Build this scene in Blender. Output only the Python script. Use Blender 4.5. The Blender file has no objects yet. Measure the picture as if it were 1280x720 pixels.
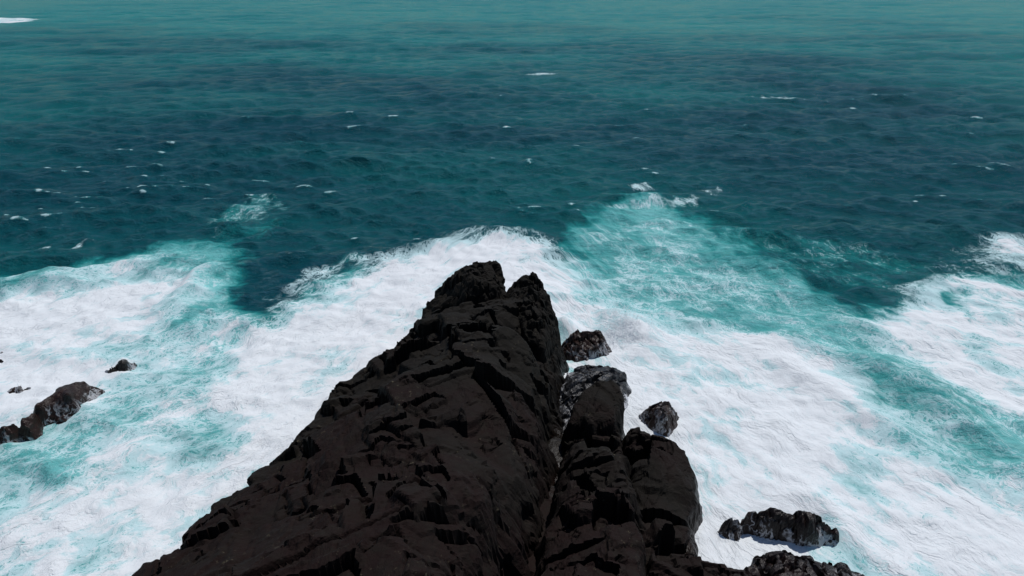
import bpy, math, random
import numpy as np
from mathutils import Vector

rng = np.random.default_rng(7)
random.seed(7)
S = bpy.context.scene
COL = S.collection

# ------------------------------------------------------------------ camera
CAM_H = 35.0
PITCH = math.radians(24.7)
HFOV = math.radians(70.0)
FPX = 640.0 / math.tan(HFOV / 2)
cam_d = bpy.data.cameras.new('camera')
cam_d.sensor_width = 36.0
cam_d.lens = 18.0 / math.tan(HFOV / 2)
cam_d.clip_start = 0.1
cam_d.clip_end = 20000.0
cam = bpy.data.objects.new('camera', cam_d)
COL.objects.link(cam)
cam.location = (0, 0, CAM_H)
cam.rotation_euler = (math.pi / 2 - PITCH, 0, 0)
S.camera = cam

# ------------------------------------------------------------------ light
SUN_EL = math.radians(62)
SUN_AZ = math.radians(38)          # to the right of straight ahead (+Y towards +X)
world = bpy.data.worlds.new('World')
S.world = world
world.use_nodes = True
wn = world.node_tree.nodes
bg = wn['Background']
sky = wn.new('ShaderNodeTexSky')
sky.sky_type = 'NISHITA'
sky.sun_disc = False
sky.sun_elevation = SUN_EL
sky.sun_rotation = SUN_AZ
sky.altitude = 30
sky.air_density = 1.0
sky.dust_density = 0.0
sky.ozone_density = 3.0
world.node_tree.links.new(sky.outputs[0], bg.inputs[0])
bg.inputs[1].default_value = 0.06
sun_d = bpy.data.lights.new('sun', 'SUN')
sun_d.energy = 2.9
sun_d.angle = math.radians(0.53)
sun_d.color = (1.0, 0.975, 0.945)
sun = bpy.data.objects.new('sun', sun_d)
COL.objects.link(sun)
sdir = Vector((math.sin(SUN_AZ) * math.cos(SUN_EL), math.cos(SUN_AZ) * math.cos(SUN_EL), math.sin(SUN_EL)))
sun.rotation_euler = sdir.to_track_quat('Z', 'Y').to_euler()
sun.location = sdir * 200

S.view_settings.view_transform = 'Standard'
S.view_settings.look = 'None'
S.view_settings.gamma = 1.0
S.view_settings.exposure = 0.0
S.view_settings.use_curve_mapping = False
S.render.engine = 'CYCLES'
S.cycles.use_denoising = True
S.cycles.max_bounces = 8
S.cycles.volume_bounces = 6
S.cycles.sample_clamp_indirect = 4.0
S.cycles.sample_clamp_direct = 1.4

# ------------------------------------------------------------------ helpers
def at(px, py, z=0.0):
    """world point at height z seen at photo pixel (px, py)"""
    a = (px - 640.0) / FPX
    b = (360.0 - py) / FPX
    dx = a
    dy = math.cos(PITCH) + b * math.sin(PITCH)
    dz = -math.sin(PITCH) + b * math.cos(PITCH)
    t = (z - CAM_H) / dz
    return (dx * t, dy * t, z)

_perm = rng.permutation(256)
_perm = np.concatenate([_perm, _perm, _perm]).astype(np.int32)
_grad = rng.normal(size=(256, 3)).astype(np.float32)
_grad /= np.linalg.norm(_grad, axis=1)[:, None]

def perlin(p):
    p = np.asarray(p, dtype=np.float32)
    i = np.floor(p).astype(np.int32)
    f = p - i
    u = f * f * f * (f * (f * 6 - 15) + 10)
    i &= 255
    out = 0
    for dx in (0, 1):
        wx = u[:, 0] if dx else 1 - u[:, 0]
        a = _perm[(i[:, 0] + dx) & 255]
        for dy in (0, 1):
            wy = u[:, 1] if dy else 1 - u[:, 1]
            b = _perm[(a + i[:, 1] + dy) & 255]
            for dz in (0, 1):
                wz = u[:, 2] if dz else 1 - u[:, 2]
                c = _perm[(b + i[:, 2] + dz) & 255]
                g = _grad[c]
                d = g[:, 0] * (f[:, 0] - dx) + g[:, 1] * (f[:, 1] - dy) + g[:, 2] * (f[:, 2] - dz)
                out = out + wx * wy * wz * d
    return out * 1.5

def fbm(p, octaves=4, gain=0.5, lac=2.03):
    p = np.asarray(p, dtype=np.float32)
    o = np.zeros(len(p), np.float32)
    a = 1.0
    for k in range(octaves):
        o += a * perlin(p + 17.3 * k)
        p = p * lac
        a *= gain
    return o

def p3(x, y, z=0.0):
    return np.stack([x, y, np.zeros_like(x) + z], axis=1)

_rnd = rng.random((4096, 8)).astype(np.float32)

def voronoi(q, jitter=0.85):
    """nearest jittered lattice point: F1, F2, cell id, offset vector to it"""
    q = np.asarray(q, dtype=np.float32)
    i = np.floor(q).astype(np.int32)
    n = len(q)
    f1 = np.full(n, 1e9, np.float32); f2 = f1.copy()
    idd = np.zeros(n, np.int32); off = np.zeros((n, 3), np.float32); id2 = idd.copy(); off2 = off.copy()
    for dx in (-1, 0, 1):
        for dy in (-1, 0, 1):
            for dz in (-1, 0, 1):
                cx = i[:, 0] + dx; cy = i[:, 1] + dy; cz = i[:, 2] + dz
                h = _perm[(_perm[(_perm[cx & 255] + cy) & 255] + cz) & 255] * 13 + ((cx * 7 + cy * 31 + cz * 57) & 511)
                h &= 4095
                r = _rnd[h]
                v = np.stack([cx + 0.5 + (r[:, 0] - 0.5) * jitter, cy + 0.5 + (r[:, 1] - 0.5) * jitter,
                              cz + 0.5 + (r[:, 2] - 0.5) * jitter], axis=1) - q
                d = (v * v).sum(1)
                m = d < f1
                m2 = ~m & (d < f2)
                id2 = np.where(m, idd, np.where(m2, h, id2))
                off2[m] = off[m]; off2[m2] = v[m2]
                f2 = np.where(m, f1, np.minimum(f2, d))
                f1 = np.where(m, d, f1)
                idd = np.where(m, h, idd)
                off[m] = v[m]
    return np.sqrt(f1), np.sqrt(f2), idd, off, id2, off2

def smooth(a, b, x):
    t = np.clip((x - a) / (b - a), 0, 1)
    return t * t * (3 - 2 * t)

def poly_sdf(x, y, poly, zs=None):
    """signed distance (positive inside) to a closed polygon; also z of nearest boundary point"""
    P = np.asarray(poly, dtype=np.float32)
    n = len(P)
    best = np.full(x.shape, 1e18, np.float32)
    zb = np.zeros(x.shape, np.float32)
    inside = np.zeros(x.shape, bool)
    for k in range(n):
        ax, ay = P[k, 0], P[k, 1]
        bx, by = P[(k + 1) % n, 0], P[(k + 1) % n, 1]
        ex, ey = bx - ax, by - ay
        t = np.clip(((x - ax) * ex + (y - ay) * ey) / (ex * ex + ey * ey + 1e-9), 0, 1)
        d = (x - ax - t * ex) ** 2 + (y - ay - t * ey) ** 2
        m = d < best
        best = np.where(m, d, best)
        if zs is not None:
            zb = np.where(m, zs[k] * (1 - t) + zs[(k + 1) % n] * t, zb)
        c = (ay > y) != (by > y)
        xi = ax + (y - ay) / (ey if abs(ey) > 1e-9 else 1e-9) * ex
        inside ^= c & (x < xi)
    d = np.sqrt(best)
    return np.where(inside, d, -d), zb

def tag(o, label=None, cat=None, group=None, kind=None):
    if label: o['label'] = label
    if cat: o['category'] = cat
    if group: o['group'] = group
    if kind: o['kind'] = kind
    return o

def empty(name, loc):
    o = bpy.data.objects.new(name, None)
    o.location = loc
    o.empty_display_size = 0.5
    COL.objects.link(o)
    return o

def grid_object(name, V, nx, ny, keep, mat, parent=None, attrs=None, origin=None, smooth_shade=True):
    """V is (ny*nx,3), keep is a boolean per vertex"""
    idx = np.arange(nx * ny).reshape(ny, nx)
    q = np.stack([idx[:-1, :-1], idx[:-1, 1:], idx[1:, 1:], idx[1:, :-1]], axis=-1).reshape(-1, 4)
    if keep is not None:
        q = q[keep[q].any(axis=1)]
    used = np.zeros(nx * ny, bool); used[q.ravel()] = True
    remap = np.cumsum(used) - 1
    q = remap[q]; W = V[used].copy()
    org = np.zeros(3) if origin is None else np.asarray(origin, dtype=np.float64)
    W = W - org
    me = bpy.data.meshes.new(name)
    me.vertices.add(len(W)); me.vertices.foreach_set('co', W.astype(np.float32).ravel())
    me.loops.add(q.size); me.loops.foreach_set('vertex_index', q.astype(np.int32).ravel())
    me.polygons.add(len(q))
    me.polygons.foreach_set('loop_start', np.arange(0, q.size, 4, dtype=np.int32))
    me.polygons.foreach_set('loop_total', np.full(len(q), 4, np.int32))
    me.polygons.foreach_set('use_smooth', np.full(len(q), smooth_shade, bool))
    if attrs:
        for k, a in attrs.items():
            a = a[used]
            if a.ndim == 1:
                at_ = me.attributes.new(k, 'FLOAT', 'POINT'); at_.data.foreach_set('value', a.astype(np.float32))
            else:
                at_ = me.attributes.new(k, 'FLOAT_VECTOR', 'POINT'); at_.data.foreach_set('vector', a.astype(np.float32).ravel())
    me.materials.append(mat)
    me.update(calc_edges=True)
    o = bpy.data.objects.new(name, me)
    COL.objects.link(o)
    if parent is not None:
        o.parent = parent
    elif origin is not None:
        o.location = org
    return o

# ------------------------------------------------------------------ shader helpers
class NT:
    def __init__(s, name):
        s.m = bpy.data.materials.new(name); s.m.use_nodes = True
        s.t = s.m.node_tree; s.t.nodes.clear()
        s.out = s.t.nodes.new('ShaderNodeOutputMaterial')
    def n(s, typ, **kw):
        nd = s.t.nodes.new(typ)
        for k, v in kw.items(): setattr(nd, k, v)
        return nd
    def put(s, sock, v):
        if v is None: return
        if hasattr(v, 'is_linked') or isinstance(v, bpy.types.NodeSocket): s.t.links.new(v, sock)
        else: sock.default_value = v
    def math(s, op, a, b=None, c=None, clamp=False):
        nd = s.n('ShaderNodeMath', operation=op, use_clamp=clamp)
        s.put(nd.inputs[0], a); s.put(nd.inputs[1], b)
        if c is not None: s.put(nd.inputs[2], c)
        return nd.outputs[0]
    def vmath(s, op, a, b=None):
        nd = s.n('ShaderNodeVectorMath', operation=op)
        s.put(nd.inputs[0], a); s.put(nd.inputs[1], b)
        return nd.outputs[0]
    def scale(s, v, k):
        nd = s.n('ShaderNodeVectorMath', operation='SCALE')
        s.put(nd.inputs[0], v); s.put(nd.inputs['Scale'], k)
        return nd.outputs[0]
    def mul(s, v, k): return s.vmath('MULTIPLY', v, k)
    def noise(s, v, scale=1.0, detail=4.0, rough=0.5, dist=0.0, lac=2.0, color=False):
        nd = s.n('ShaderNodeTexNoise'); s.put(nd.inputs['Vector'], v)
        nd.inputs['Scale'].default_value = scale; nd.inputs['Detail'].default_value = detail
        nd.inputs['Roughness'].default_value = rough; nd.inputs['Distortion'].default_value = dist
        nd.inputs['Lacunarity'].default_value = lac
        return nd.outputs[1 if color else 0]
    def voro(s, v, scale=1.0, feature='DISTANCE_TO_EDGE'):
        nd = s.n('ShaderNodeTexVoronoi', feature=feature); s.put(nd.inputs['Vector'], v)
        nd.inputs['Scale'].default_value = scale
        return nd.outputs['Distance']
    def ramp(s, x, a, b, lo=0.0, hi=1.0, smooth=True):
        nd = s.n('ShaderNodeMapRange', interpolation_type='SMOOTHSTEP' if smooth else 'LINEAR')
        s.put(nd.inputs[0], x); s.put(nd.inputs[1], a); s.put(nd.inputs[2], b); s.put(nd.inputs[3], lo); s.put(nd.inputs[4], hi)
        return nd.outputs[0]
    def ridge(s, x, k=2.0):      # 1 on the 0.5 level line of a noise, falling off to both sides
        d = s.math('ABSOLUTE', s.math('SUBTRACT', x, 0.5))
        return s.math('SUBTRACT', 1.0, s.math('MULTIPLY', d, k), clamp=True)
    def mix(s, f, a, b):
        nd = s.n('ShaderNodeMix', data_type='RGBA'); s.put(nd.inputs[0], f)
        s.put(nd.inputs[6], a); s.put(nd.inputs[7], b)
        return nd.outputs[2]
    def attr(s, name, vec=False):
        nd = s.n('ShaderNodeAttribute', attribute_name=name)
        return nd.outputs['Vector'] if vec else nd.outputs['Fac']
    def bump(s, h, dist, strength=1.0, normal=None):
        nd = s.n('ShaderNodeBump'); s.put(nd.inputs['Height'], h)
        nd.inputs['Distance'].default_value = dist; nd.inputs['Strength'].default_value = strength
        if normal is not None: s.put(nd.inputs['Normal'], normal)
        return nd.outputs[0]

def col(r, g, b): return (r, g, b, 1.0)

# ------------------------------------------------------------------ sea material
def sea_material():
    T = NT('sea_water')
    geo = T.n('ShaderNodeNewGeometry').outputs['Position']
    flow = T.attr('flow', vec=True)
    foam = T.attr('foam'); aer = T.attr('aer')
    # domain warp of the flow coordinates, so that the streaks curl
    w1 = T.vmath('SUBTRACT', T.noise(flow, 0.20, 3, color=True), (0.5, 0.5, 0.5))
    w2 = T.vmath('SUBTRACT', T.noise(flow, 0.9, 3, color=True), (0.5, 0.5, 0.5))
    fw = T.vmath('ADD', flow, T.vmath('ADD', T.scale(w1, 4.5), T.scale(w2, 1.0)))
    fs = T.mul(fw, (0.5, 1.0, 1.0))                  # stretched along the flow
    big = T.ramp(T.noise(fs, 0.17, 4, 0.55), 0.30, 0.70, smooth=False)
    mid = T.ramp(T.noise(fs, 0.75, 7, 0.62), 0.28, 0.72, smooth=False)
    fil1 = T.ridge(T.noise(fs, 0.8, 5, 0.6), 11.0)
    fil2 = T.ridge(T.noise(T.mul(fw, (0.75, 1.0, 1.0)), 2.1, 4, 0.6), 9.0)
    fil3 = T.ridge(T.noise(T.mul(fw, (0.8, 1.0, 1.0)), 5.0, 3, 0.6), 6.0)
    cell = T.ramp(T.voro(T.mul(fw, (0.6, 1.0, 1.0)), 0.8), 0.0, 0.12, 1.0, 0.0)
    lace = T.math('MAXIMUM', T.math('MAXIMUM', fil1, T.math('MULTIPLY', fil2, 0.88)),
                  T.math('MAXIMUM', T.math('MULTIPLY', cell, 0.7), T.math('MULTIPLY', fil3, 0.62)))
    cloudy = T.math('ADD', T.math('MULTIPLY', big, 0.55), T.math('MULTIPLY', mid, 0.45))
    thr = T.math('SUBTRACT', 1.0, foam)
    # solid rafts of foam, a thin milky veil round them, and a lace of bubbles between
    raft = T.ramp(T.math('ADD', T.math('MULTIPLY', cloudy, 0.92), T.math('MULTIPLY', lace, 0.08)),
                  T.math('SUBTRACT', thr, 0.04), T.math('ADD', thr, 0.30))
    net = T.math('MULTIPLY', T.ramp(lace, T.math('SUBTRACT', 0.95, T.math('MULTIPLY', foam, 0.95)), T.math('SUBTRACT', 1.09, T.math('MULTIPLY', foam, 0.95))),
                 T.ramp(cloudy, T.math('SUBTRACT', thr, 0.42), T.math('ADD', thr, 0.05)))
    veil = T.math('MULTIPLY', T.ramp(cloudy, T.math('SUBTRACT', thr, 0.30), T.math('ADD', thr, 0.35)), T.ramp(foam, 0.25, 0.8, 0.04, 0.48))
    cover = T.math('MAXIMUM', T.math('MAXIMUM', raft, net), veil)
    cover = T.math('MULTIPLY', T.math('MULTIPLY', cover, 0.97), T.ramp(foam, 0.02, 0.16))
    # water colour: two tones in broad noise patches, lighter teal with distance
    sep = T.n('ShaderNodeSeparateXYZ'); T.put(sep.inputs[0], geo)
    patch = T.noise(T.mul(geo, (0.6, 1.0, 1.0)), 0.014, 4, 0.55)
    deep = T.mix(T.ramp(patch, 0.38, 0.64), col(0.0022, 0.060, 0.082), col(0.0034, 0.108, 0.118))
    far_teal = T.ramp(T.math('ADD', sep.outputs[1], T.math('MULTIPLY', T.math('SUBTRACT', patch, 0.5), 400.0)), 130.0, 500.0)
    deep = T.mix(T.math('MULTIPLY', far_teal, 0.85), deep, col(0.019, 0.240, 0.235))
    an = T.math('ADD', aer, T.math('MULTIPLY', T.math('SUBTRACT', mid, 0.5), 0.30))
    an = T.math('ADD', an, T.math('MULTIPLY', T.math('SUBTRACT', big, 0.5), 0.35))
    aerc = T.mix(T.ramp(an, 0.30, 1.05), col(0.016, 0.285, 0.280), col(0.26, 0.68, 0.68))
    wcol = T.mix(T.math('MULTIPLY', T.ramp(an, 0.10, 0.55), T.ramp(aer, 0.02, 0.2)), deep, aerc)
    # ripples
    g1 = T.noise(T.mul(geo, (0.75, 1.0, 1.0)), 0.38, 6, 0.62, 0.5)
    g2 = T.noise(T.mul(geo, (0.6, 1.0, 1.0)), 1.5, 6, 0.68, 0.4)
    rip = T.math('ADD', g1, T.math('MULTIPLY', g2, 0.72))
    g0 = T.noise(T.mul(geo, (1.0, 0.8, 1.0)), 0.2, 3, 0.55, 0.3)
    rip = T.math('ADD', rip, T.math('MULTIPLY', T.math('MULTIPLY', g0, 1.4), T.ramp(sep.outputs[1], 120.0, 350.0)))
    nb = T.bump(rip, 0.62, 1.0)
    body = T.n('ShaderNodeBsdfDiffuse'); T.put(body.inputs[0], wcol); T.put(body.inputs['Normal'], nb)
    gl = T.n('ShaderNodeBsdfGlossy'); gl.inputs['Roughness'].default_value = 0.10; T.put(gl.inputs['Normal'], nb)
    gl.inputs['Color'].default_value = col(1, 1, 1)
    fr = T.n('ShaderNodeFresnel'); fr.inputs[0].default_value = 1.333; T.put(fr.inputs['Normal'], nb)
    water = T.n('ShaderNodeMixShader')       # wave facets hide each other at grazing angles, so the mean reflectance levels off
    T.put(water.inputs[0], T.math('MULTIPLY', fr.outputs[0], 0.62))
    T.put(water.inputs[1], body.outputs[0]); T.put(water.inputs[2], gl.outputs[0])
    # foam
    crease = T.math('MULTIPLY', T.ridge(T.noise(T.mul(fw, (0.28, 1.0, 1.0)), 0.42, 5, 0.62), 16.0), T.ramp(big, 0.35, 0.7))
    frill = T.noise(T.mul(fw, (0.6, 1.0, 1.0)), 2.6, 6, 0.66)
    hgt = T.math('ADD', T.math('MULTIPLY', mid, 0.55), T.math('MULTIPLY', frill, 0.22))
    hgt = T.math('ADD', hgt, T.math('MULTIPLY', big, 0.8))
    hgt = T.math('ADD', hgt, T.math('MULTIPLY', lace, 0.05))
    hgt = T.math('SUBTRACT', hgt, T.math('MULTIPLY', crease, 0.30))
    fb = T.bump(hgt, 0.20, 1.0)
    fcol = T.mix(T.ramp(T.math('ADD', raft, T.math('MULTIPLY', T.math('SUBTRACT', frill, 0.5), 1.2)), 0.2, 1.0), col(0.54, 0.73, 0.76), col(0.81, 0.835, 0.86))
    foamd = T.n('ShaderNodeBsdfDiffuse')
    T.put(foamd.inputs['Color'], fcol); T.put(foamd.inputs['Normal'], fb)
    ms = T.n('ShaderNodeMixShader')
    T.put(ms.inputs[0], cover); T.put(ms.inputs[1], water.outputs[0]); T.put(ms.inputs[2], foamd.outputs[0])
    T.put(T.out.inputs['Surface'], ms.outputs[0])
    return T.m

def rock_material(name, base=(0.0074, 0.0059, 0.0039), red=(0.0098, 0.0031, 0.0022), grey=(0.0115, 0.0090, 0.0062),
                  rough=0.85, wet_top=1.6, veins=0.0, spec=0.18, lichen=True):
    T = NT(name)
    geo = T.n('ShaderNodeNewGeometry').outputs['Position']
    n1 = T.noise(geo, 0.16, 4, 0.6)
    n2 = T.noise(geo, 1.3, 6, 0.65)
    n3 = T.noise(geo, 7.0, 6, 0.7)
    sep = T.n('ShaderNodeSeparateXYZ'); T.put(sep.inputs[0], geo)
    c = T.mix(T.ramp(T.math('ADD', n1, T.math('MULTIPLY', T.math('SUBTRACT', 40.0, sep.outputs[1]), 0.012)), 0.35, 0.65), col(*base), col(*red))
    c = T.mix(T.math('MULTIPLY', T.ramp(n2, 0.4, 0.72), 0.7), c, col(*grey))
    c = T.mix(T.math('MULTIPLY', T.ramp(n3, 0.35, 0.75), 0.55), c, T.mix(0.5, c, col(0.008, 0.007, 0.007)))
    if lichen:
        l = T.math('MULTIPLY', T.ramp(T.noise(geo, 3.2, 5, 0.78), 0.60, 0.68), T.ramp(T.noise(geo, 0.25, 2), 0.48, 0.62))
        c = T.mix(T.math('MULTIPLY', l, 0.8), c, col(0.10, 0.085, 0.055))
    wet = T.ramp(T.math('ADD', sep.outputs[2], T.math('MULTIPLY', n2, -1.2)), wet_top - 1.0, wet_top, 1.0, 0.0)
    h = T.math('ADD', T.math('MULTIPLY', n2, 0.5), T.math('MULTIPLY', n3, 0.22))
    st = T.noise(T.mul(T.vmath('ADD', geo, T.scale(T.noise(geo, 0.5, 3, color=True), 1.2)), (1.0, 0.35, 1.6)), 1.1, 6, 0.7)
    cr = T.math('MULTIPLY', T.ridge(T.noise(T.mul(geo, (1.0, 0.4, 1.0)), 0.7, 5, 0.6), 18.0), T.ramp(n1, 0.4, 0.6))
    h = T.math('SUBTRACT', T.math('ADD', h, T.math('MULTIPLY', st, 0.6)), T.math('MULTIPLY', cr, 0.22))
    nb = T.bump(h, 0.16, 0.9)
    b = T.n('ShaderNodeBsdfPrincipled')
    T.put(b.inputs['Base Color'], c)
    T.put(b.inputs['Roughness'], T.math('SUBTRACT', rough, T.math('MULTIPLY', wet, rough - 0.32)))
    b.inputs['Specular IOR Level'].default_value = spec
    T.put(b.inputs['Normal'], nb)
    sh = b.outputs[0]
    if veins > 0:
        wv = T.vmath('ADD', geo, T.scale(T.vmath('SUBTRACT', T.noise(geo, 0.9, 3, color=True), (0.5, 0.5, 0.5)), 1.6))
        r1 = T.ridge(T.noise(T.mul(wv, (1, 1, 0.35)), 0.55, 4, 0.55), 20.0)
        r2 = T.ridge(T.noise(T.mul(wv, (1, 1, 0.35)), 1.5, 3, 0.55), 13.0)
        lowf = T.ramp(T.math('ADD', sep.outputs[2], T.math('MULTIPLY', n1, 1.4)), 0.5, 2.6, 1.0, 0.25)
        f = T.math('MULTIPLY', T.math('MAXIMUM', r1, T.math('MULTIPLY', r2, 0.75)), lowf)
        f = T.math('MULTIPLY', T.ramp(T.math('MULTIPLY', f, T.ramp(T.noise(geo, 0.7, 2), 0.3, 0.6)), 0.18, 0.7), veins)
        d = T.n('ShaderNodeBsdfDiffuse'); d.inputs[0].default_value = col(0.72, 0.73, 0.76)
        ms = T.n('ShaderNodeMixShader'); T.put(ms.inputs[0], f); T.put(ms.inputs[1], sh); T.put(ms.inputs[2], d.outputs[0])
        sh = ms.outputs[0]
    T.put(T.out.inputs['Surface'], sh)
    return T.m

M_SEA = sea_material()
M_ROCK = rock_material('dark_basalt')
M_WET = rock_material('wet_surf_rock', base=(0.011, 0.008, 0.0075), red=(0.018, 0.009, 0.007), grey=(0.014, 0.012, 0.012),
                      rough=0.6, wet_top=3.0, veins=0.6, spec=0.25, lichen=False)
M_WETG = rock_material('wet_grey_rock', base=(0.020, 0.020, 0.022), red=(0.022, 0.019, 0.019), grey=(0.030, 0.031, 0.034),
                       rough=0.5, wet_top=3.5, veins=0.9, spec=0.3, lichen=False)
M_BROWN = rock_material('wet_brown_rock', base=(0.026, 0.012, 0.009), red=(0.038, 0.015, 0.010), grey=(0.022, 0.016, 0.012),
                        rough=0.55, wet_top=3.0, veins=0.55, spec=0.25, lichen=False)

# ------------------------------------------------------------------ sea
def sea_axis(lo_far, lo, hi, hi_far, step, g_lo, g_hi):
    mid = np.arange(lo, hi + 1e-6, step)
    def tail(d, g):
        out = []; s = step; x = 0
        while x < d:
            s *= g if x < 700 else 1.12; x += s; out.append(x)
        return np.array(out)
    a = lo - tail(lo - lo_far, g_lo)[::-1]
    b = mid[-1] + tail(hi_far - hi, g_hi)
    return np.concatenate([a, mid, b])

def build_sea():
    xs = sea_axis(-6000, -62, 62, 6000, 0.25, 1.015, 1.015)
    ys = sea_axis(-1500, 22, 100, 9000, 0.25, 1.06, 1.0062)
    nx, ny = len(xs), len(ys)
    X, Y = np.meshgrid(xs.astype(np.float32), ys.astype(np.float32))
    x = X.ravel(); y = Y.ravel()
    sx = np.gradient(xs); sy = np.gradient(ys)
    step = np.maximum(*np.meshgrid(sx, sy)).ravel().astype(np.float32)
    near = (np.abs(x) < 420) & (y > -10) & (y < 560)
    xn, yn = x[near], y[near]
    # --- foam and aeration, painted as patches on the water plane (metres)
    wx = fbm(p3(xn * 0.08, yn * 0.08, 3.1), 5, 0.62) ; wy = fbm(p3(xn * 0.08, yn * 0.08, 9.7), 5, 0.62)
    ux = xn + 3.0 * wx; uy = yn + 3.0 * wy
    D = np.zeros(len(xn), np.float32); A = np.zeros(len(xn), np.float32)
    def paint(F, val, soft, pts, mode='set'):
        W = [at(px, py)[:2] for px, py in pts]
        W = np.array(W)
        lo = W.min(0) - 4 * soft; hi = W.max(0) + 4 * soft
        m = (ux > lo[0]) & (ux < hi[0]) & (uy > lo[1]) & (uy < hi[1])
        if not m.any(): return
        d, _ = poly_sdf(ux[m], uy[m], W)
        k = smooth(-0.75 * soft, 0.75 * soft, d)
        f = F[m]
        F[m] = np.maximum(f, val * k) if mode == 'max' else f * (1 - k) + val * k
    for v, s, pts in AER: paint(A, v, s, pts)
    for v, s, pts in FOAM: paint(D, v, s, pts)
    foam = np.zeros(len(x), np.float32); aer = np.zeros(len(x), np.float32)
    D = D + smooth(0.1, 0.4, D) * (1 - smooth(0.9, 1.0, D)) * 0.26 * fbm(p3(xn * 0.10, yn * 0.10, 12.0), 4)
    D = D * 0.96
    foam[near] = np.clip(D, 0, 1); aer[near] = A
    # --- open-sea waves: many trains of different length and direction (horizontal + vertical motion)
    z = np.zeros(len(x), np.float32); hx = np.zeros_like(z); hy = np.zeros_like(z)
    r = np.random.default_rng(11)
    jac = np.zeros_like(z)
    gust = 0.75 + 0.5 * fbm(p3(x * 0.006, y * 0.006, 1.0), 3)
    calm = (1 - 0.72 * smooth(0.3, 0.9, foam)) * (1 - 0.1 * smooth(100, 320, y))
    for k in range(60):
        L = 1.6 * (40 / 1.6) ** (k / 59) * r.uniform(0.9, 1.1)
        th = math.radians(-96 + r.normal() * (34 if L < 5 else (28 if L < 15 else 16)))
        kx, ky = math.cos(th) * 2 * math.pi / L, math.sin(th) * 2 * math.pi / L
        amp = 0.0190 * L ** 0.80 * r.uniform(0.6, 1.3) * (0.35 if L > 15 else (0.8 if L > 7 else 1.0))
        att = np.clip(L / (3.0 * step) - 0.7, 0, 1)
        ph = kx * x + ky * y + r.uniform(0, 6.28) + 0.8 * gust
        a = amp * att * gust * calm
        s_, c_ = np.sin(ph), np.cos(ph)
        z += a * c_
        q = 0.55
        hx -= q * a * math.cos(th) * s_; hy -= q * a * math.sin(th) * s_
        jac += a * (2 * math.pi / L) * c_
    hs = np.minimum(1.0, 0.75 / np.maximum(0.55 * jac, 1e-3)); hx *= hs; hy *= hs     # crests may sharpen but not fold over
    # --- breaking wave ridges near the shore
    for pts, hgt, wid in RIDGES:
        W = np.array([at(px, py)[:2] for px, py in pts])
        m = (x > W[:, 0].min() - 4 * wid) & (x < W[:, 0].max() + 4 * wid) & (y > W[:, 1].min() - 4 * wid) & (y < W[:, 1].max() + 4 * wid)
        xx = x[m] + 1.2 * fbm(p3(x[m] * 0.15, y[m] * 0.15, 5.0), 2); yy = y[m] + 1.2 * fbm(p3(x[m] * 0.15, y[m] * 0.15, 8.0), 2)
        best = np.full(xx.shape, 1e9, np.float32); tt = np.zeros_like(best)
        n = len(W) - 1
        for k in range(n):
            e = W[k + 1] - W[k]
            t = np.clip(((xx - W[k, 0]) * e[0] + (yy - W[k, 1]) * e[1]) / (e @ e), 0, 1)
            d = np.hypot(xx - W[k, 0] - t * e[0], yy - W[k, 1] - t * e[1])
            mm = d < best; best = np.where(mm, d, best); tt = np.where(mm, (k + t) / n, tt)
        env = np.sin(np.pi * np.clip(tt, 0.04, 0.96)) ** 0.6
        z[m] += 1.35 * hgt * env * np.exp(-(best / wid) ** 2)
    # --- churned foam relief
    zn = 0.28 * fbm(p3(xn * 0.22, yn * 0.22, 2.0), 3) + 0.13 * fbm(p3(xn * 0.75, yn * 0.75, 4.0), 3)
    z[near] += zn * smooth(0.15, 0.8, D) * 1.0
    # --- whitecaps where crests steepen
    op = (y > 95) & (y < 420) & (np.abs(x) < 300)
    j0, j1 = np.percentile(jac[op], [95.5, 99.4])
    wc = smooth(j0, j1, jac) * smooth(-0.05, 0.35, fbm(p3(x * 0.035, y * 0.05, 6.0), 4)) * smooth(-0.1, 0.35, fbm(p3(x * 0.22, y * 0.4, 16.0), 3) + 0.05)
    wc *= smooth(30, 90, y)
    foam = np.maximum(foam, wc * 0.52)
    crest = smooth(0.1, 0.8, jac) * 0.10
    aer = np.maximum(aer, crest * smooth(60, 110, y) + wc * 0.35)
    # --- flow coordinates (streaks run along u)
    def frame(p, q):
        a = np.array(at(*p)[:2]); b = np.array(at(*q)[:2]); u = (b - a) / np.linalg.norm(b - a)
        dx, dy = x, y - 66.0
        return dx * u[0] + dy * u[1], -dx * u[1] + dy * u[0]
    uL, vL = frame((20, 640), (280, 520))
    uR, vR = frame((900, 450), (1240, 640))
    half = 8 + 0.32 * np.abs(y - 66)
    wr = smooth(-half, half, x - 1.0)
    flow = np.stack([uL * (1 - wr) + uR * wr, vL * (1 - wr) + vR * wr, np.zeros_like(x)], axis=1)
    V = np.stack([x + hx, y + hy, z], axis=1)
    o = grid_object('sea', V, nx, ny, None, M_SEA, attrs={'foam': foam, 'aer': aer, 'flow': flow})
    tag(o, 'teal blue sea breaking into white foam round the dark headland', 'sea', kind='structure')
    print('sea verts', len(V))
    return o

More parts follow.
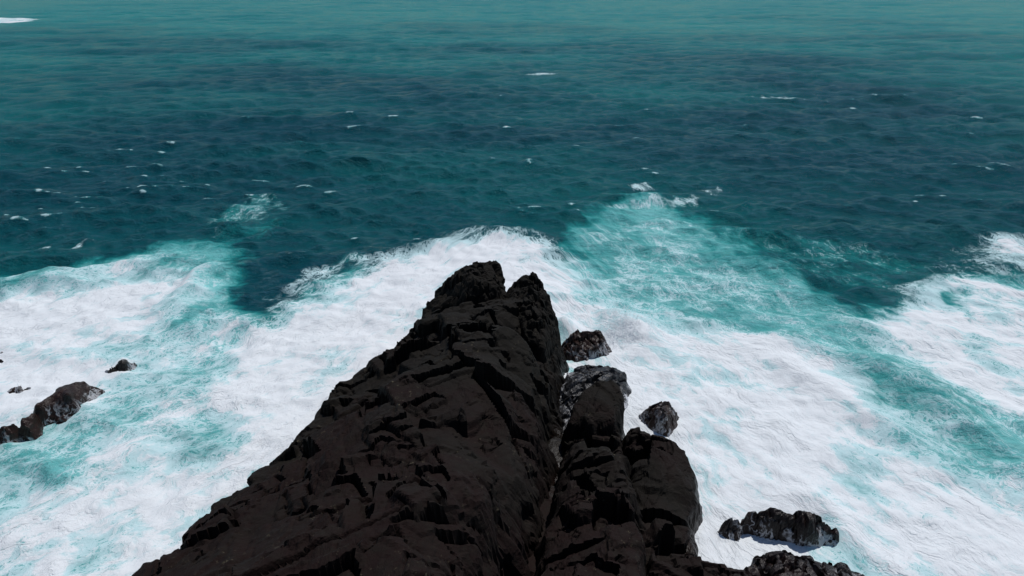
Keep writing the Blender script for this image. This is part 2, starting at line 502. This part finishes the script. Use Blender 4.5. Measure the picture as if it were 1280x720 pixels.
AER = [
    (0.75, 5, [(-300,345),(0,350),(100,335),(200,312),(275,300),(300,330),(300,360),(335,395),(380,370),(420,345),(480,330),(430,420),(400,560),(150,900),(-400,900)]),
    (0.32, 4, [(265,265),(320,248),(345,252),(340,278),(300,300),(255,300)]),
    (0.70, 4, [(735,258),(770,248),(850,255),(880,285),(960,330),(1060,385),(1110,375),(1160,345),(1280,340),(1500,340),(1500,900),(700,900),(690,330),(722,312)]),
    (0.25, 5, [(880,290),(1000,300),(1160,310),(1130,350),(1060,370),(960,330)]),
    (0.85, 3, [(660,320),(740,330),(800,380),(900,430),(1000,450),(1180,540),(1500,700),(1500,900),(700,900)]),
    (0.9, 2, [(225,370),(262,340),(290,335),(292,352),(262,375),(235,385)]),
    (0.72, 3, [(1040,430),(1100,450),(1180,490),(1280,560),(1400,640),(1400,680),(1280,610),(1110,510)]),
]
FOAM = [
    (0.66, 3, [(-80,20),(0,21),(50,24),(62,22),(40,27),(0,28),(-80,29)]),
    (0.55, 3, [(-400,372),(0,370),(60,362),(130,355),(200,332),(255,322),(292,330),(285,360),(305,400),(340,400),(340,430),(420,560),(150,900),(-400,900)]),
    (0.42, 3, [(-400,352),(0,352),(120,337),(230,314),(288,322),(270,346),(160,362),(0,374),(-400,392)]),
    (0.78, 4, [(-400,395),(0,390),(110,366),(220,354),(250,364),(230,400),(200,430),(130,436),(60,500),(0,525),(-400,560)]),
    (0.66, 3, [(-400,575),(0,560),(60,585),(150,550),(260,570),(360,545),(420,560),(150,900),(-400,900)]),
    (0.46, 4, [(285,372),(325,402),(300,440),(280,490),(310,540),(250,570),(170,520),(180,480),(205,440),(235,400)]),
    (0.46, 2.0, [(340,392),(385,352),(450,334),(500,318),(555,291),(620,277),(695,288),(745,318),(780,350),(770,420),(700,470),(600,440),(420,520)]),
    (0.80, 3.0, [(285,450),(330,415),(370,388),(430,358),(500,336),(560,308),(620,294),(690,304),(728,330),(765,375),(760,420),(700,470),(600,440),(420,520),(340,560),(290,520)]),
    (0.40, 2, [(350,368),(385,346),(470,330),(520,318),(500,334),(420,358),(365,385)]),
    (0.24, 1.5, [(52,606),(85,578),(140,556),(146,566),(112,598),(80,612)]),
    (0.40, 1.8, [(100,690),(140,650),(180,622),(188,634),(150,670),(120,700)]),
    (0.28, 3, [(265,268),(320,249),(344,252),(338,272),(290,290),(255,298)]),
    (0.15, 6, [(880,290),(1000,300),(1280,300),(1280,340),(1060,385),(960,330)]),
    (0.30, 4, [(745,268),(850,270),(880,300),(950,335),(1010,375),(1100,390),(1160,345),(1280,340),(1500,340),(1500,900),(700,900),(720,340)]),
    (0.60, 4, [(718,338),(770,345),(800,395),(860,408),(930,432),(1000,430),(1090,470),(1180,530),(1300,610),(1500,740),(1500,900),(700,900)]),
    (0.66, 3, [(800,380),(860,390),(960,425),(1060,470),(1000,470),(880,430),(800,420)]),
    (0.80, 4, [(770,415),(850,430),(900,445),(980,475),(1060,515),(1180,585),(1260,650),(1330,720),(1300,900),(780,900),(770,550)]),
    (0.70, 3, [(960,590),(1000,580),(1060,620),(1110,670),(1080,690),(1040,640)]),
    (0.95, 1, [(688,430),(712,436),(716,470),(712,545),(684,545)]),
    (0.74, 4, [(1085,405),(1125,362),(1200,347),(1290,360),(1500,380),(1500,540),(1280,530),(1180,480)]),
    (0.38, 2, [(1045,440),(1100,462),(1180,505),(1280,580),(1280,600),(1200,565),(1110,510)]),
    (0.30, 1.5, [(1195,372),(1222,362),(1218,388),(1204,398)]),
    (0.50, 5, [(1190,322),(1260,297),(1500,280),(1500,348),(1260,345)]),
    (0.46, 1.2, [(655,94),(672,91),(698,93),(668,96)]),
    (0.46, 1.2, [(930,119),(970,121),(1006,126),(960,123)]),
    (0.45, 1.2, [(870,243),(897,236),(905,244),(885,247)]),
    (0.42, 1.2, [(780,228),(800,224),(818,234),(800,236)]),
    (0.46, 0.7, [(40,310),(85,301),(102,300),(66,312)]),
    (0.38, 1.2, [(735,254),(800,254),(865,252),(862,259),(800,260),(745,260)]),
]
RIDGES = [
    ([(-80,372),(60,355),(180,332),(292,322)], 0.9, 2.4),
    ([(215,385),(250,352),(292,335)], 0.9, 1.8),
    ([(730,252),(800,250),(870,254)], 0.7, 2.8),
    ([(1000,430),(1090,460),(1180,505),(1300,600)], 0.9, 2.2),
    ([(860,318),(930,322),(990,350),(1060,400)], 0.7, 2.2),
    ([(960,290),(1080,292),(1200,300)], 0.8, 3.0),
    ([(660,300),(600,288),(500,325),(370,365)], 0.5, 2.0),
    ([(930,430),(1040,490),(1180,580)], 0.5, 1.8),
    ([(40,640),(110,590),(200,540)], 0.6, 1.6),
    ([(980,600),(1040,640),(1120,700)], 0.6, 1.6),
    ([(745,400),(775,402),(800,415),(806,435)], 1.0, 1.9),
    ([(700,400),(706,425)], 0.8, 1.2),
]

build_sea()

# ------------------------------------------------------------------ rock
def rotm(ax, ay, az):
    from mathutils import Euler
    return np.array(Euler((math.radians(ax), math.radians(ay), math.radians(az))).to_matrix(), dtype=np.float32)

R1 = rotm(24, -14, 24)
R2 = rotm(-18, 30, -30)
R3 = rotm(40, 15, 70)

def rock_detail(P, N, seed, k=1.0, big=1.0):
    """blocky fracture relief: tilted facets of three sizes with grooves between, then grain"""
    o = seed * 31.7
    q0 = P + 0.25 * k * np.stack([perlin(P * 0.45 / k + o), perlin(P * 0.45 / k + o + 40), perlin(P * 0.45 / k + o + 80)], axis=1)
    disp = np.zeros(len(P), np.float32)
    for R, cell, off_a, tilt, crack, cw, bw in (
            (R1, (3.8 * k, 6.6 * k, 3.0 * k), 0.55 * k * big, 0.30 * big, 0.22 * k * big, 0.030, 0.10),
            (R2, (1.5 * k, 2.4 * k, 1.2 * k), 0.06 * k, 0.11, 0.05 * k, 0.04, 0.05),
            (R3, (0.55 * k, 0.7 * k, 0.45 * k), 0.012 * k, 0.08, 0.012 * k, 0.06, 0.08)):
        c = np.array(cell, dtype=np.float32)
        f1, f2, idd, off, id2, off2 = voronoi((q0 @ R) / c + o)
        def facet(i_, o_):
            rr = _rnd[i_]
            return (rr[:, 3] - 0.5) * 2 * off_a + ((o_ * c) * (rr[:, 4:7] - 0.5) * 2 * tilt).sum(1)
        w = 0.5 + 0.5 * smooth(0, bw, f2 - f1)
        disp += facet(idd, off) * w + facet(id2, off2) * (1 - w)
        disp -= crack * np.exp(-(f2 - f1) / cw)
    disp += 0.05 * k * fbm(P * 0.9 / k + o, 3)
    return disp

def rbf(ctrl, x, y):
    C = np.asarray(ctrl, dtype=np.float64)
    n = len(C)
    d = np.hypot(C[:, None, 0] - C[None, :, 0], C[:, None, 1] - C[None, :, 1])
    Pm = np.c_[np.ones(n), C[:, 0], C[:, 1]]
    A = np.zeros((n + 3, n + 3)); A[:n, :n] = d + 0.02 * np.eye(n); A[:n, n:] = Pm; A[n:, :n] = Pm.T
    w = np.linalg.solve(A, np.r_[C[:, 2], 0, 0, 0])
    z = w[n] + w[n + 1] * x + w[n + 2] * y
    for k in range(n):
        z = z + w[k] * np.hypot(x - C[k, 0], y - C[k, 1])
    return z.astype(np.float32)

def add_blocks(H, env, d, xs, ys, res, layers, seed, cap, sink, ew=3.0):
    """joint-bounded blocks: the surface is the upper hull of many flat-topped, steep-sided slabs"""
    g = np.random.default_rng(100 + seed)
    gy, gx = np.gradient(env, res)
    ok = np.argwhere(d > -1.2)
    edge = smooth(-0.5, ew, d).astype(np.float32)
    cm = env + 0.12 + (cap - 0.12) * edge; sm = env - 0.2 - (sink - 0.2) * edge
    for n, l0, l1, w0, w1, o0, o1, az, daz, tilt in layers:
        pick = ok[g.integers(0, len(ok), n)]
        for (j, i) in pick:
            l = g.uniform(l0, l1) / 2; w = g.uniform(w0, w1) / 2
            a = math.radians(az + g.normal() * daz) + (math.pi / 2 if g.random() < 0.2 else 0)
            ca, sa = math.sin(a), math.cos(a)
            R = int((l + w + 0.8) / res)
            j0, j1, i0, i1 = max(0, j - R), min(H.shape[0], j + R), max(0, i - R), min(H.shape[1], i + R)
            X = (xs[i0:i1] - xs[i])[None, :]; Y = (ys[j0:j1] - ys[j])[:, None]
            u = X * ca + Y * sa; v = -X * sa + Y * ca
            sh = 0.25 * g.normal()
            q = np.maximum(np.abs(u + sh * v) - l, np.abs(v) - w)
            tx = np.clip(gx[j, i], -1.2, 1.2) * g.uniform(0.55, 1.05) + g.normal() * tilt
            ty = np.clip(gy[j, i], -1.2, 1.2) * g.uniform(0.55, 1.05) + g.normal() * tilt
            base = 0.5 * env[j, i] + 0.5 * H[j, i] if l1 > 4 else 0.15 * env[j, i] + 0.85 * H[j, i]
            z = base + g.uniform(o0, o1) + tx * X + ty * Y
            z = np.clip(z, sm[j0:j1, i0:i1], cm[j0:j1, i0:i1]) - (0.45 if l1 > 4 else 0.2) * smooth(-0.30 if l1 > 4 else -0.16, 0.0, q)
            S_ = H[j0:j1, i0:i1]
            S_[q < 0] = z[q < 0]
    return H

def rock(name, outline, tops, mat, res=0.12, slope=2.6, seed=1, k=1.0, big=1.0, rnd=0.5, parent=None, world_pts=(), bottom=-1.6, layers=(), sink=0.5, cap=0.5, wobble=None, ew=3.0):
    wb = 0.5 * k if wobble is None else wobble
    """outline: (px,py,z) rim of the rock; tops: (px,py,z) points on it; sides fall away steeply outside the rim"""
    W = np.array([p[1:] if p[0] == 'w' else at(*p) for p in outline], dtype=np.float64)
    # densify the rim
    rim = []
    for i in range(len(W)):
        a, b = W[i], W[(i + 1) % len(W)]
        m = max(1, int(np.linalg.norm(b - a) / 3.0))
        for j in range(m): rim.append(a + (b - a) * j / m)
    rim = np.array(rim)
    T = [at(*p) for p in tops] + list(world_pts)
    ctrl = np.array([tuple(p) for p in rim] + T)
    pad = max(0.8, (rim[:, 2].max() - bottom) / slope + 0.8)
    lo = rim[:, :2].min(0) - pad; hi = rim[:, :2].max(0) + pad
    xs = np.arange(lo[0], hi[0], res); ys = np.arange(lo[1], hi[1], res)
    X, Y = np.meshgrid(xs, ys); sh = X.shape
    x = X.ravel().astype(np.float32); y = Y.ravel().astype(np.float32)
    wob = wb * fbm(p3(x * 0.5 / k, y * 0.5 / k, seed * 3.0), 3); wob2 = wb * fbm(p3(x * 0.5 / k, y * 0.5 / k, seed * 5.0 + 20), 3)
    d, zb = poly_sdf(x + wob, y + wob2, rim[:, :2], rim[:, 2])
    top = rbf(ctrl, x.astype(np.float64), y.astype(np.float64))
    zin = top - rnd * np.exp(-np.maximum(d, 0) / (0.8 * k))
    zout = zb - rnd + d * slope
    z = np.where(d > 0, zin, zout)
    keep = (z > bottom)
    H = z.reshape(sh)
    # smoothed envelope for the normals, blocks on top of it
    Hs = H.copy()
    for _ in range(6):
        Hs[1:-1, 1:-1] = (Hs[1:-1, 1:-1] * 2 + Hs[:-2, 1:-1] + Hs[2:, 1:-1] + Hs[1:-1, :-2] + Hs[1:-1, 2:]) / 6
    gy, gx = np.gradient(Hs, res)
    N = np.stack([-gx.ravel(), -gy.ravel(), np.ones(len(x))], axis=1).astype(np.float32)
    N /= np.linalg.norm(N, axis=1)[:, None]
    Hb = Hs
    if layers:
        Hb = add_blocks(Hs.copy(), Hs, d.reshape(sh), xs, ys, res, layers, seed, cap, sink, ew)
    P = np.stack([x, y, Hb.ravel()], axis=1).astype(np.float32)
    V = P.copy()
    dk = rock_detail(P[keep], N[keep], seed, k, big)
    V[keep] += N[keep] * dk[:, None]
    V[~keep] = P[~keep]
    V[~keep, 2] = np.maximum(V[~keep, 2], bottom - 0.6)
    c = rim.mean(0)
    org = (0, 0, 0) if parent is not None else (c[0], c[1], 0.0)
    o = grid_object(name, V - (np.array(parent.location) if parent is not None else 0), len(xs), len(ys), keep, mat, parent=parent, smooth_shade=False, origin=None if parent is not None else org)
    print(name, len(o.data.vertices))
    return o

headland = empty('rocky_headland', at(480, 640, 0))
tag(headland, 'huge black brown fractured rock headland tapering to a knobbly tip in the foam', 'headland')

# main ridge, from the tip back under and behind the viewpoint
rock('main_ridge', [
    (552,366,5.4),(572,350,6.0),(592,342,6.4),(618,344,6.4),(632,362,5.6),(645,362,5.8),(656,356,6.2),(674,362,6.2),
    (688,385,5.0),(695,420,3.2),(690,470,3.8),(682,520,4.4),(668,568,5.4),(636,630,7.2),(604,685,8.6),(575,735,9.6),(530,860,11),
    ('w',4,2,12),('w',3,-30,16),('w',-45,-30,14),('w',-42,4,9),
    (20,850,7.5),(165,722,6.6),(200,690,6.4),(245,645,6.0),(272,612,5.6),(300,598,5.6),(330,575,5.4),(362,548,5.2),(388,515,4.8),(415,482,4.8),
    (440,462,5.2),(462,440,5.4),(490,428,5.6),(512,405,5.6),(532,380,5.6)],
    [(590,365,6.0),(600,392,6.0),(632,390,6.4),(560,402,7.2),(655,385,6.8),(640,430,7.6),(580,440,8.2),(520,450,7.4),(650,480,8.0),(600,500,9.2),
     (540,500,9.0),(470,500,7.6),(420,540,7.0),(560,560,10.4),(620,570,9.4),(480,580,10.0),(400,600,8.6),(540,640,11.6),(600,620,10.4),(440,660,11.0),
     (340,640,8.6),(520,720,13.0),(400,730,12.0),(280,700,8.6),(560,720,12.0)],
    M_ROCK, res=0.13, slope=3.4, seed=1, k=1.0, big=0.28, rnd=0.35, parent=headland, sink=1.0, cap=0.75,
    layers=[(230,6,15,3.4,6.4,-0.8,0.7,68,8,0.16),(190,1.8,4.4,1.1,2.6,-0.34,0.3,66,12,0.18),(450,0.6,1.7,0.5,1.1,-0.12,0.1,66,20,0.16)],
    world_pts=[(-12,8,15),(-24,0,14),(-10,-15,17),(-30,-18,16)])

rock('tip_knob', [
    (543,364,5.8),(550,346,7.0),(570,330,7.9),(592,319,8.6),(617,320,8.6),(628,334,7.8),(629,360,7.0),(610,378,6.4),(580,384,6.0),(556,380,5.6)],
    [(588,345,8.6),(605,350,8.2),(565,358,7.2)], M_ROCK, res=0.11, slope=4.0, seed=5, k=0.7, big=0.4, rnd=0.35, layers=[(24,2.0,4.5,1.4,2.8,-0.5,0.4,70,14,0.16),(50,0.9,2.2,0.7,1.4,-0.25,0.2,66,20,0.16),(140,0.4,0.9,0.3,0.7,-0.1,0.1,60,25,0.14)], sink=0.7, cap=0.45,  parent=headland, bottom=2.0)
rock('tip_knob', [
    (636,354,6.8),(645,342,7.6),(657,334,8.2),(673,340,8.0),(686,362,7.0),(694,398,5.4),(678,424,5.8),(652,408,6.8),(637,380,6.6)],
    [(660,356,8.2),(670,382,7.4)], M_ROCK, res=0.11, slope=4.0, seed=6, k=0.7, big=0.4, rnd=0.35, layers=[(24,2.0,4.5,1.4,2.8,-0.5,0.4,70,14,0.16),(50,0.9,2.2,0.7,1.4,-0.25,0.2,66,20,0.16),(140,0.4,0.9,0.3,0.7,-0.1,0.1,60,25,0.14)], sink=0.7, cap=0.45,  parent=headland, bottom=1.0)
rock('square_block', [
    (729,484,4.5),(741,474,4.8),(768,474,4.8),(776,486,4.4),(776,504,3.9),(769,527,3.7),(738,531,3.7),(709,524,3.6),(717,503,4.1)],
    [(750,495,4.8),(742,515,4.3)], M_ROCK, res=0.09, slope=6.0, seed=8, k=0.55, big=0.35, rnd=0.12, parent=headland, bottom=-0.4)

rock('side_ridge', [
    (712,528,1.8),(740,520,2.0),(768,522,1.8),(772,538,2.6),(778,560,3.6),(786,590,4.2),(793,640,4.8),(802,700,5.4),(806,760,6.0),
    ('w',9,10,7),('w',9,-14,9),('w',4.5,-14,9),('w',4.0,6,7.4),
    (668,760,5.2),(680,690,4.6),(692,640,4.2),(700,605,3.6),(706,570,2.6),(710,545,2.2)],
    [(735,548,3.2),(740,565,4.0),(745,590,4.4),(720,600,4.2),(740,630,5.4),(760,670,6.0),(710,680,5.8),(730,720,6.6)],
    M_ROCK, res=0.11, slope=3.6, seed=2, k=0.8, big=0.2, rnd=0.15, ew=1.0, parent=headland, sink=1.3, cap=0.9,
    layers=[(34,4.5,8,2.4,4.2,-1.2,0.8,84,8,0.16),(34,1.4,3.4,0.9,2.0,-0.36,0.3,82,14,0.2),(110,0.5,1.3,0.4,0.9,-0.14,0.12,80,22,0.12)], world_pts=[(6,2,8.4)])

rock('outer_buttress', [
    (785,530,3.0),(805,534,3.2),(830,540,3.2),(852,555,3.0),(864,572,2.6),(868,600,2.4),(868,628,2.2),(860,642,2.0),(866,668,2.2),(870,694,2.2),
    (882,700,1.8),(900,696,1.8),(922,698,1.6),(945,716,1.6),(965,770,1.8),('w',15,8,3.5),('w',14,-12,5),('w',7,-12,6),('w',8,8,5),
    (812,740,3.6),(805,690,3.2),(797,640,2.8),(790,600,2.4),(780,560,2.2)],
    [(820,560,3.6),(840,590,3.4),(815,620,3.0),(840,650,3.2),(840,690,3.4),(860,720,3.4)],
    M_ROCK, res=0.11, slope=3.6, seed=3, k=0.7, big=0.2, rnd=0.15, ew=1.0, parent=headland, sink=1.3, cap=0.8,
    layers=[(30,3.4,6.5,2.0,3.6,-1.2,0.7,96,9,0.16),(34,1.2,2.8,0.8,1.8,-0.32,0.26,94,14,0.2),(110,0.5,1.2,0.4,0.8,-0.13,0.1,90,22,0.12)])

rock('gully_floor', [(692,505,0.7),(708,505,0.7),(714,600,1.6),(694,680,2.6),(665,770,3.6),(585,770,4.0),(628,680,3.0),(664,600,1.8)],
    [(690,580,1.3)], M_ROCK, res=0.14, slope=2.0, seed=9, k=0.8, big=0.4, parent=headland)

def surf_rock(name, label, outline, tops, mat, seed, group=None, res=0.09, k=0.5, slope=2.2, rnd=0.3, big=0.32, cat='rock', az=60, blocks=1.0):
    f = k * 1.4
    lay = [(26, 2.4 * f, 5.5 * f, 1.5 * f, 2.8 * f, -0.25 * f * blocks, 0.25 * f * blocks, az, 10, 0.12 * blocks), (70, 0.9 * f, 2.2 * f, 0.6 * f, 1.4 * f, -0.15 * f * blocks, 0.12 * f * blocks, az, 16, 0.14 * blocks)]
    o = rock(name, outline, tops, mat, res=res, slope=slope, seed=seed, k=k, big=big, rnd=rnd, bottom=-1.2, layers=lay if blocks > 0 else (), sink=0.35 * f, cap=0.30 * f, wobble=0.16)
    return tag(o, label, cat, group)

GS = 'rocks awash in the surf'
surf_rock('boulder', 'reddish brown boulder with an olive patch, awash beside the headland tip',
    [(704,434,0.8),(712,412,2.0),(722,406,2.2),(738,407,2.2),(750,406,2.4),(757,416,1.8),(764,436,0.6),(758,444,0.2),(735,440,0.6),(715,446,0.2)],
    [(732,420,2.6),(745,418,2.6)], M_BROWN, 11, GS, k=0.6, big=0.2, blocks=0.5)
surf_rock('wet_rock_shelf', 'wet grey rock shelf laced with foam round the black block at the headland',
    [(708,462,1.4),(722,455,1.8),(742,453,1.8),(770,458,1.6),(782,472,1.2),(784,490,0.8),(780,515,0.4),(776,535,0.2),(740,545,0.6),(700,540,0.6),(693,505,0.6),(697,480,0.8)],
    [(740,465,2.0),(715,480,1.8),(765,470,1.8)], M_WETG, 12, GS, k=0.8, big=0.2, blocks=0.5)
surf_rock('boulder', 'rust brown boulder with white foam veins in the foam off the buttress',
    [(798,514,0.7),(810,502,1.6),(822,498,1.9),(837,496,1.9),(846,507,1.4),(850,521,0.6),(838,539,0.3),(822,536,0.4),(808,527,0.4)],
    [(828,510,2.2),(825,522,1.6)], M_BROWN, 13, GS, k=0.6, big=0.15, blocks=0.4)
surf_rock('small_rock', 'tiny dark stone just breaking the foam beside the rust brown boulder',
    [(851,520,0.3),(856,517,0.4),(860,520,0.3),(855,523,0.1)], [(856,519,0.5)], M_WET, 14, GS, res=0.05, k=0.2)
surf_rock('small_rock', 'tiny dark stone in the foam between wet grey shelf and rust brown boulder',
    [(794,487,0.1),(798,484,0.3),(802,485,0.2),(798,488,0.1)], [(798,486,0.35)], M_WET, 15, GS, res=0.05, k=0.2)
surf_rock('surf_rock', 'long dark wet rock with foam trickles casting shade on white foam',
    [(901,652,0.9),(911,634,2.0),(933,628,2.3),(970,625,2.5),(1002,631,2.4),(1032,641,1.9),(1046,653,1.3),(1049,674,0.6),(1032,681,0.0),(995,678,0.0),(968,670,0.1),(930,661,0.1),(910,658,0.1)],
    [(940,638,2.5),(980,638,2.6),(1012,646,2.3),(935,650,1.6),(985,660,1.5)], M_WET, 16, GS, slope=2.6, k=0.6, big=0.15, blocks=0.45, az=5)
surf_rock('small_rock', 'small dark rock at the wash beyond the long dark wet rock',
    [(1066,664,0.3),(1072,662,0.6),(1082,671,0.6),(1088,680,0.2),(1078,678,0.1)], [(1076,670,0.7)], M_WET, 17, GS, res=0.06, k=0.3)
surf_rock('small_rock', 'tiny black stone in white foam behind the long dark wet rock',
    [(904,613,0.2),(908,612,0.35),(912,617,0.2),(907,618,0.1)], [(908,615,0.45)], M_WET, 18, GS, res=0.05, k=0.2)
surf_rock('surf_rock', 'broad black wet rock with foam draining off its seaward end below the buttress',
    [(926,712,1.2),(955,689,1.9),(986,683,2.1),(998,694,1.5),(1028,693,1.5),(1058,700,1.2),(1080,712,0.7),(1092,724,0.3),(1085,760,0.2),(1010,780,1.4),(950,760,1.6)],
    [(975,700,2.2),(1010,712,2.0),(1040,715,1.7),(1000,740,2.2)], M_WET, 19, GS, k=0.6, big=0.15, blocks=0.45, az=5)
surf_rock('surf_rock', 'big sloping maroon brown rock with foam pouring off it, in turquoise water',
    [(-45,572,0.9),(-40,546,1.9),(0,526,2.0),(22,518,2.1),(46,499,2.2),(70,480,2.2),(100,473,1.9),(120,479,1.1),(114,498,0.6),(94,516,0.4),(78,525,0.3),(62,524,0.4),(38,527,0.5),(24,544,0.4),(0,554,0.3)],
    [(60,503,2.5),(85,488,2.4),(30,522,2.2),(-10,542,2.1)], M_BROWN, 20, GS, k=0.6, slope=1.6, big=0.12, az=35, blocks=0)
surf_rock('small_rock', 'low humped brown rock in dense foam above the big maroon rock',
    [(6,490,0.2),(12,480,0.7),(24,478,0.8),(36,481,0.4),(42,484,0.2),(25,490,0.1),(12,495,0.0)], [(20,484,0.9)], M_BROWN, 21, GS, res=0.07, k=0.35)
surf_rock('small_rock', 'jagged dark rock with a pointed top between dense foam and turquoise channel',
    [(128,460,0.1),(134,452,0.9),(145,443,1.4),(154,446,1.1),(166,446,0.6),(168,449,0.2),(150,456,0.1),(138,460,0.1)], [(147,448,1.5)], M_WET, 22, GS, res=0.07, k=0.4)
surf_rock('small_rock', 'dark rock lying just inside foam, upper of a close pair',
    [(-25,436,0.2),(-15,430,0.7),(0,431,0.7),(6,434,0.3),(-5,438,0.1)], [(-8,433,0.8)], M_WET, 23, GS, res=0.07, k=0.35)
surf_rock('small_rock', 'dark rock lying just inside foam, lower of a close pair',
    [(-30,448,0.2),(-18,442,0.6),(2,443,0.6),(11,446,0.2),(-5,450,0.1)], [(-8,445,0.7)], M_WET, 24, GS, res=0.07, k=0.35)

# ------------------------------------------------------------------ spray thrown up where waves hit the rock
def droplets(label, px, py, n, r, hgt, seed):
    """loose drops of the burst: tiny tetrahedra flung outward and upward"""
    g = np.random.default_rng(seed)
    c = np.array(at(px, py, 0.0))
    gx_, gy_ = g.normal(0, 0.42, n), g.normal(0, 0.42, n); a = np.arctan2(gy_, gx_); rad = r * np.hypot(gx_, gy_); clump = fbm(p3((np.cos(a) * rad).astype(np.float32), (np.sin(a) * rad).astype(np.float32), 2.0), 3)
    z = np.abs(g.normal(0, 0.42, n)) * hgt * np.clip(1.1 - rad / r, 0.1, 1) * (0.8 + clump)
    C = np.stack([np.cos(a) * rad, np.sin(a) * rad * 0.8, z], axis=1)
    size = g.uniform(0.008, 0.026, n) * (g.random(n) ** 0.5 + 0.3)
    tet = np.array([[1, 1, 1], [-1, -1, 1], [-1, 1, -1], [1, -1, -1]], dtype=np.float64)
    V = (C[:, None, :] + tet[None] * size[:, None, None]).reshape(-1, 3)
    F = (np.array([[0, 1, 2], [0, 3, 1], [0, 2, 3], [1, 3, 2]])[None] + 4 * np.arange(n)[:, None, None]).reshape(-1, 3)
    me = bpy.data.meshes.new('spray_drops'); me.from_pydata(V.tolist(), [], F.tolist()); me.update()
    me.materials.append(M_DROP)
    o = bpy.data.objects.new('spray_drops', me); o.location = tuple(c); COL.objects.link(o)
    tag(o, label, 'spray', kind='stuff')

def drop_material():
    T = NT('white_drops')
    geo = T.n('ShaderNodeNewGeometry').outputs['Position']
    d = T.n('ShaderNodeBsdfDiffuse')
    T.put(d.inputs[0], T.mix(T.noise(geo, 3.0, 2), col(0.78, 0.82, 0.84), col(0.88, 0.88, 0.9)))
    tr = T.n('ShaderNodeBsdfTranslucent'); tr.inputs[0].default_value = col(0.9, 0.92, 0.93)
    ms = T.n('ShaderNodeMixShader'); ms.inputs[0].default_value = 0.75
    T.put(ms.inputs[1], d.outputs[0]); T.put(ms.inputs[2], tr.outputs[0])
    T.put(T.out.inputs['Surface'], ms.outputs[0])
    return T.m
M_DROP = drop_material()
droplets('white drops of spray flung up beside the brown boulder at the headland tip', 783, 416, 14000, 4.6, 3.4, 5)
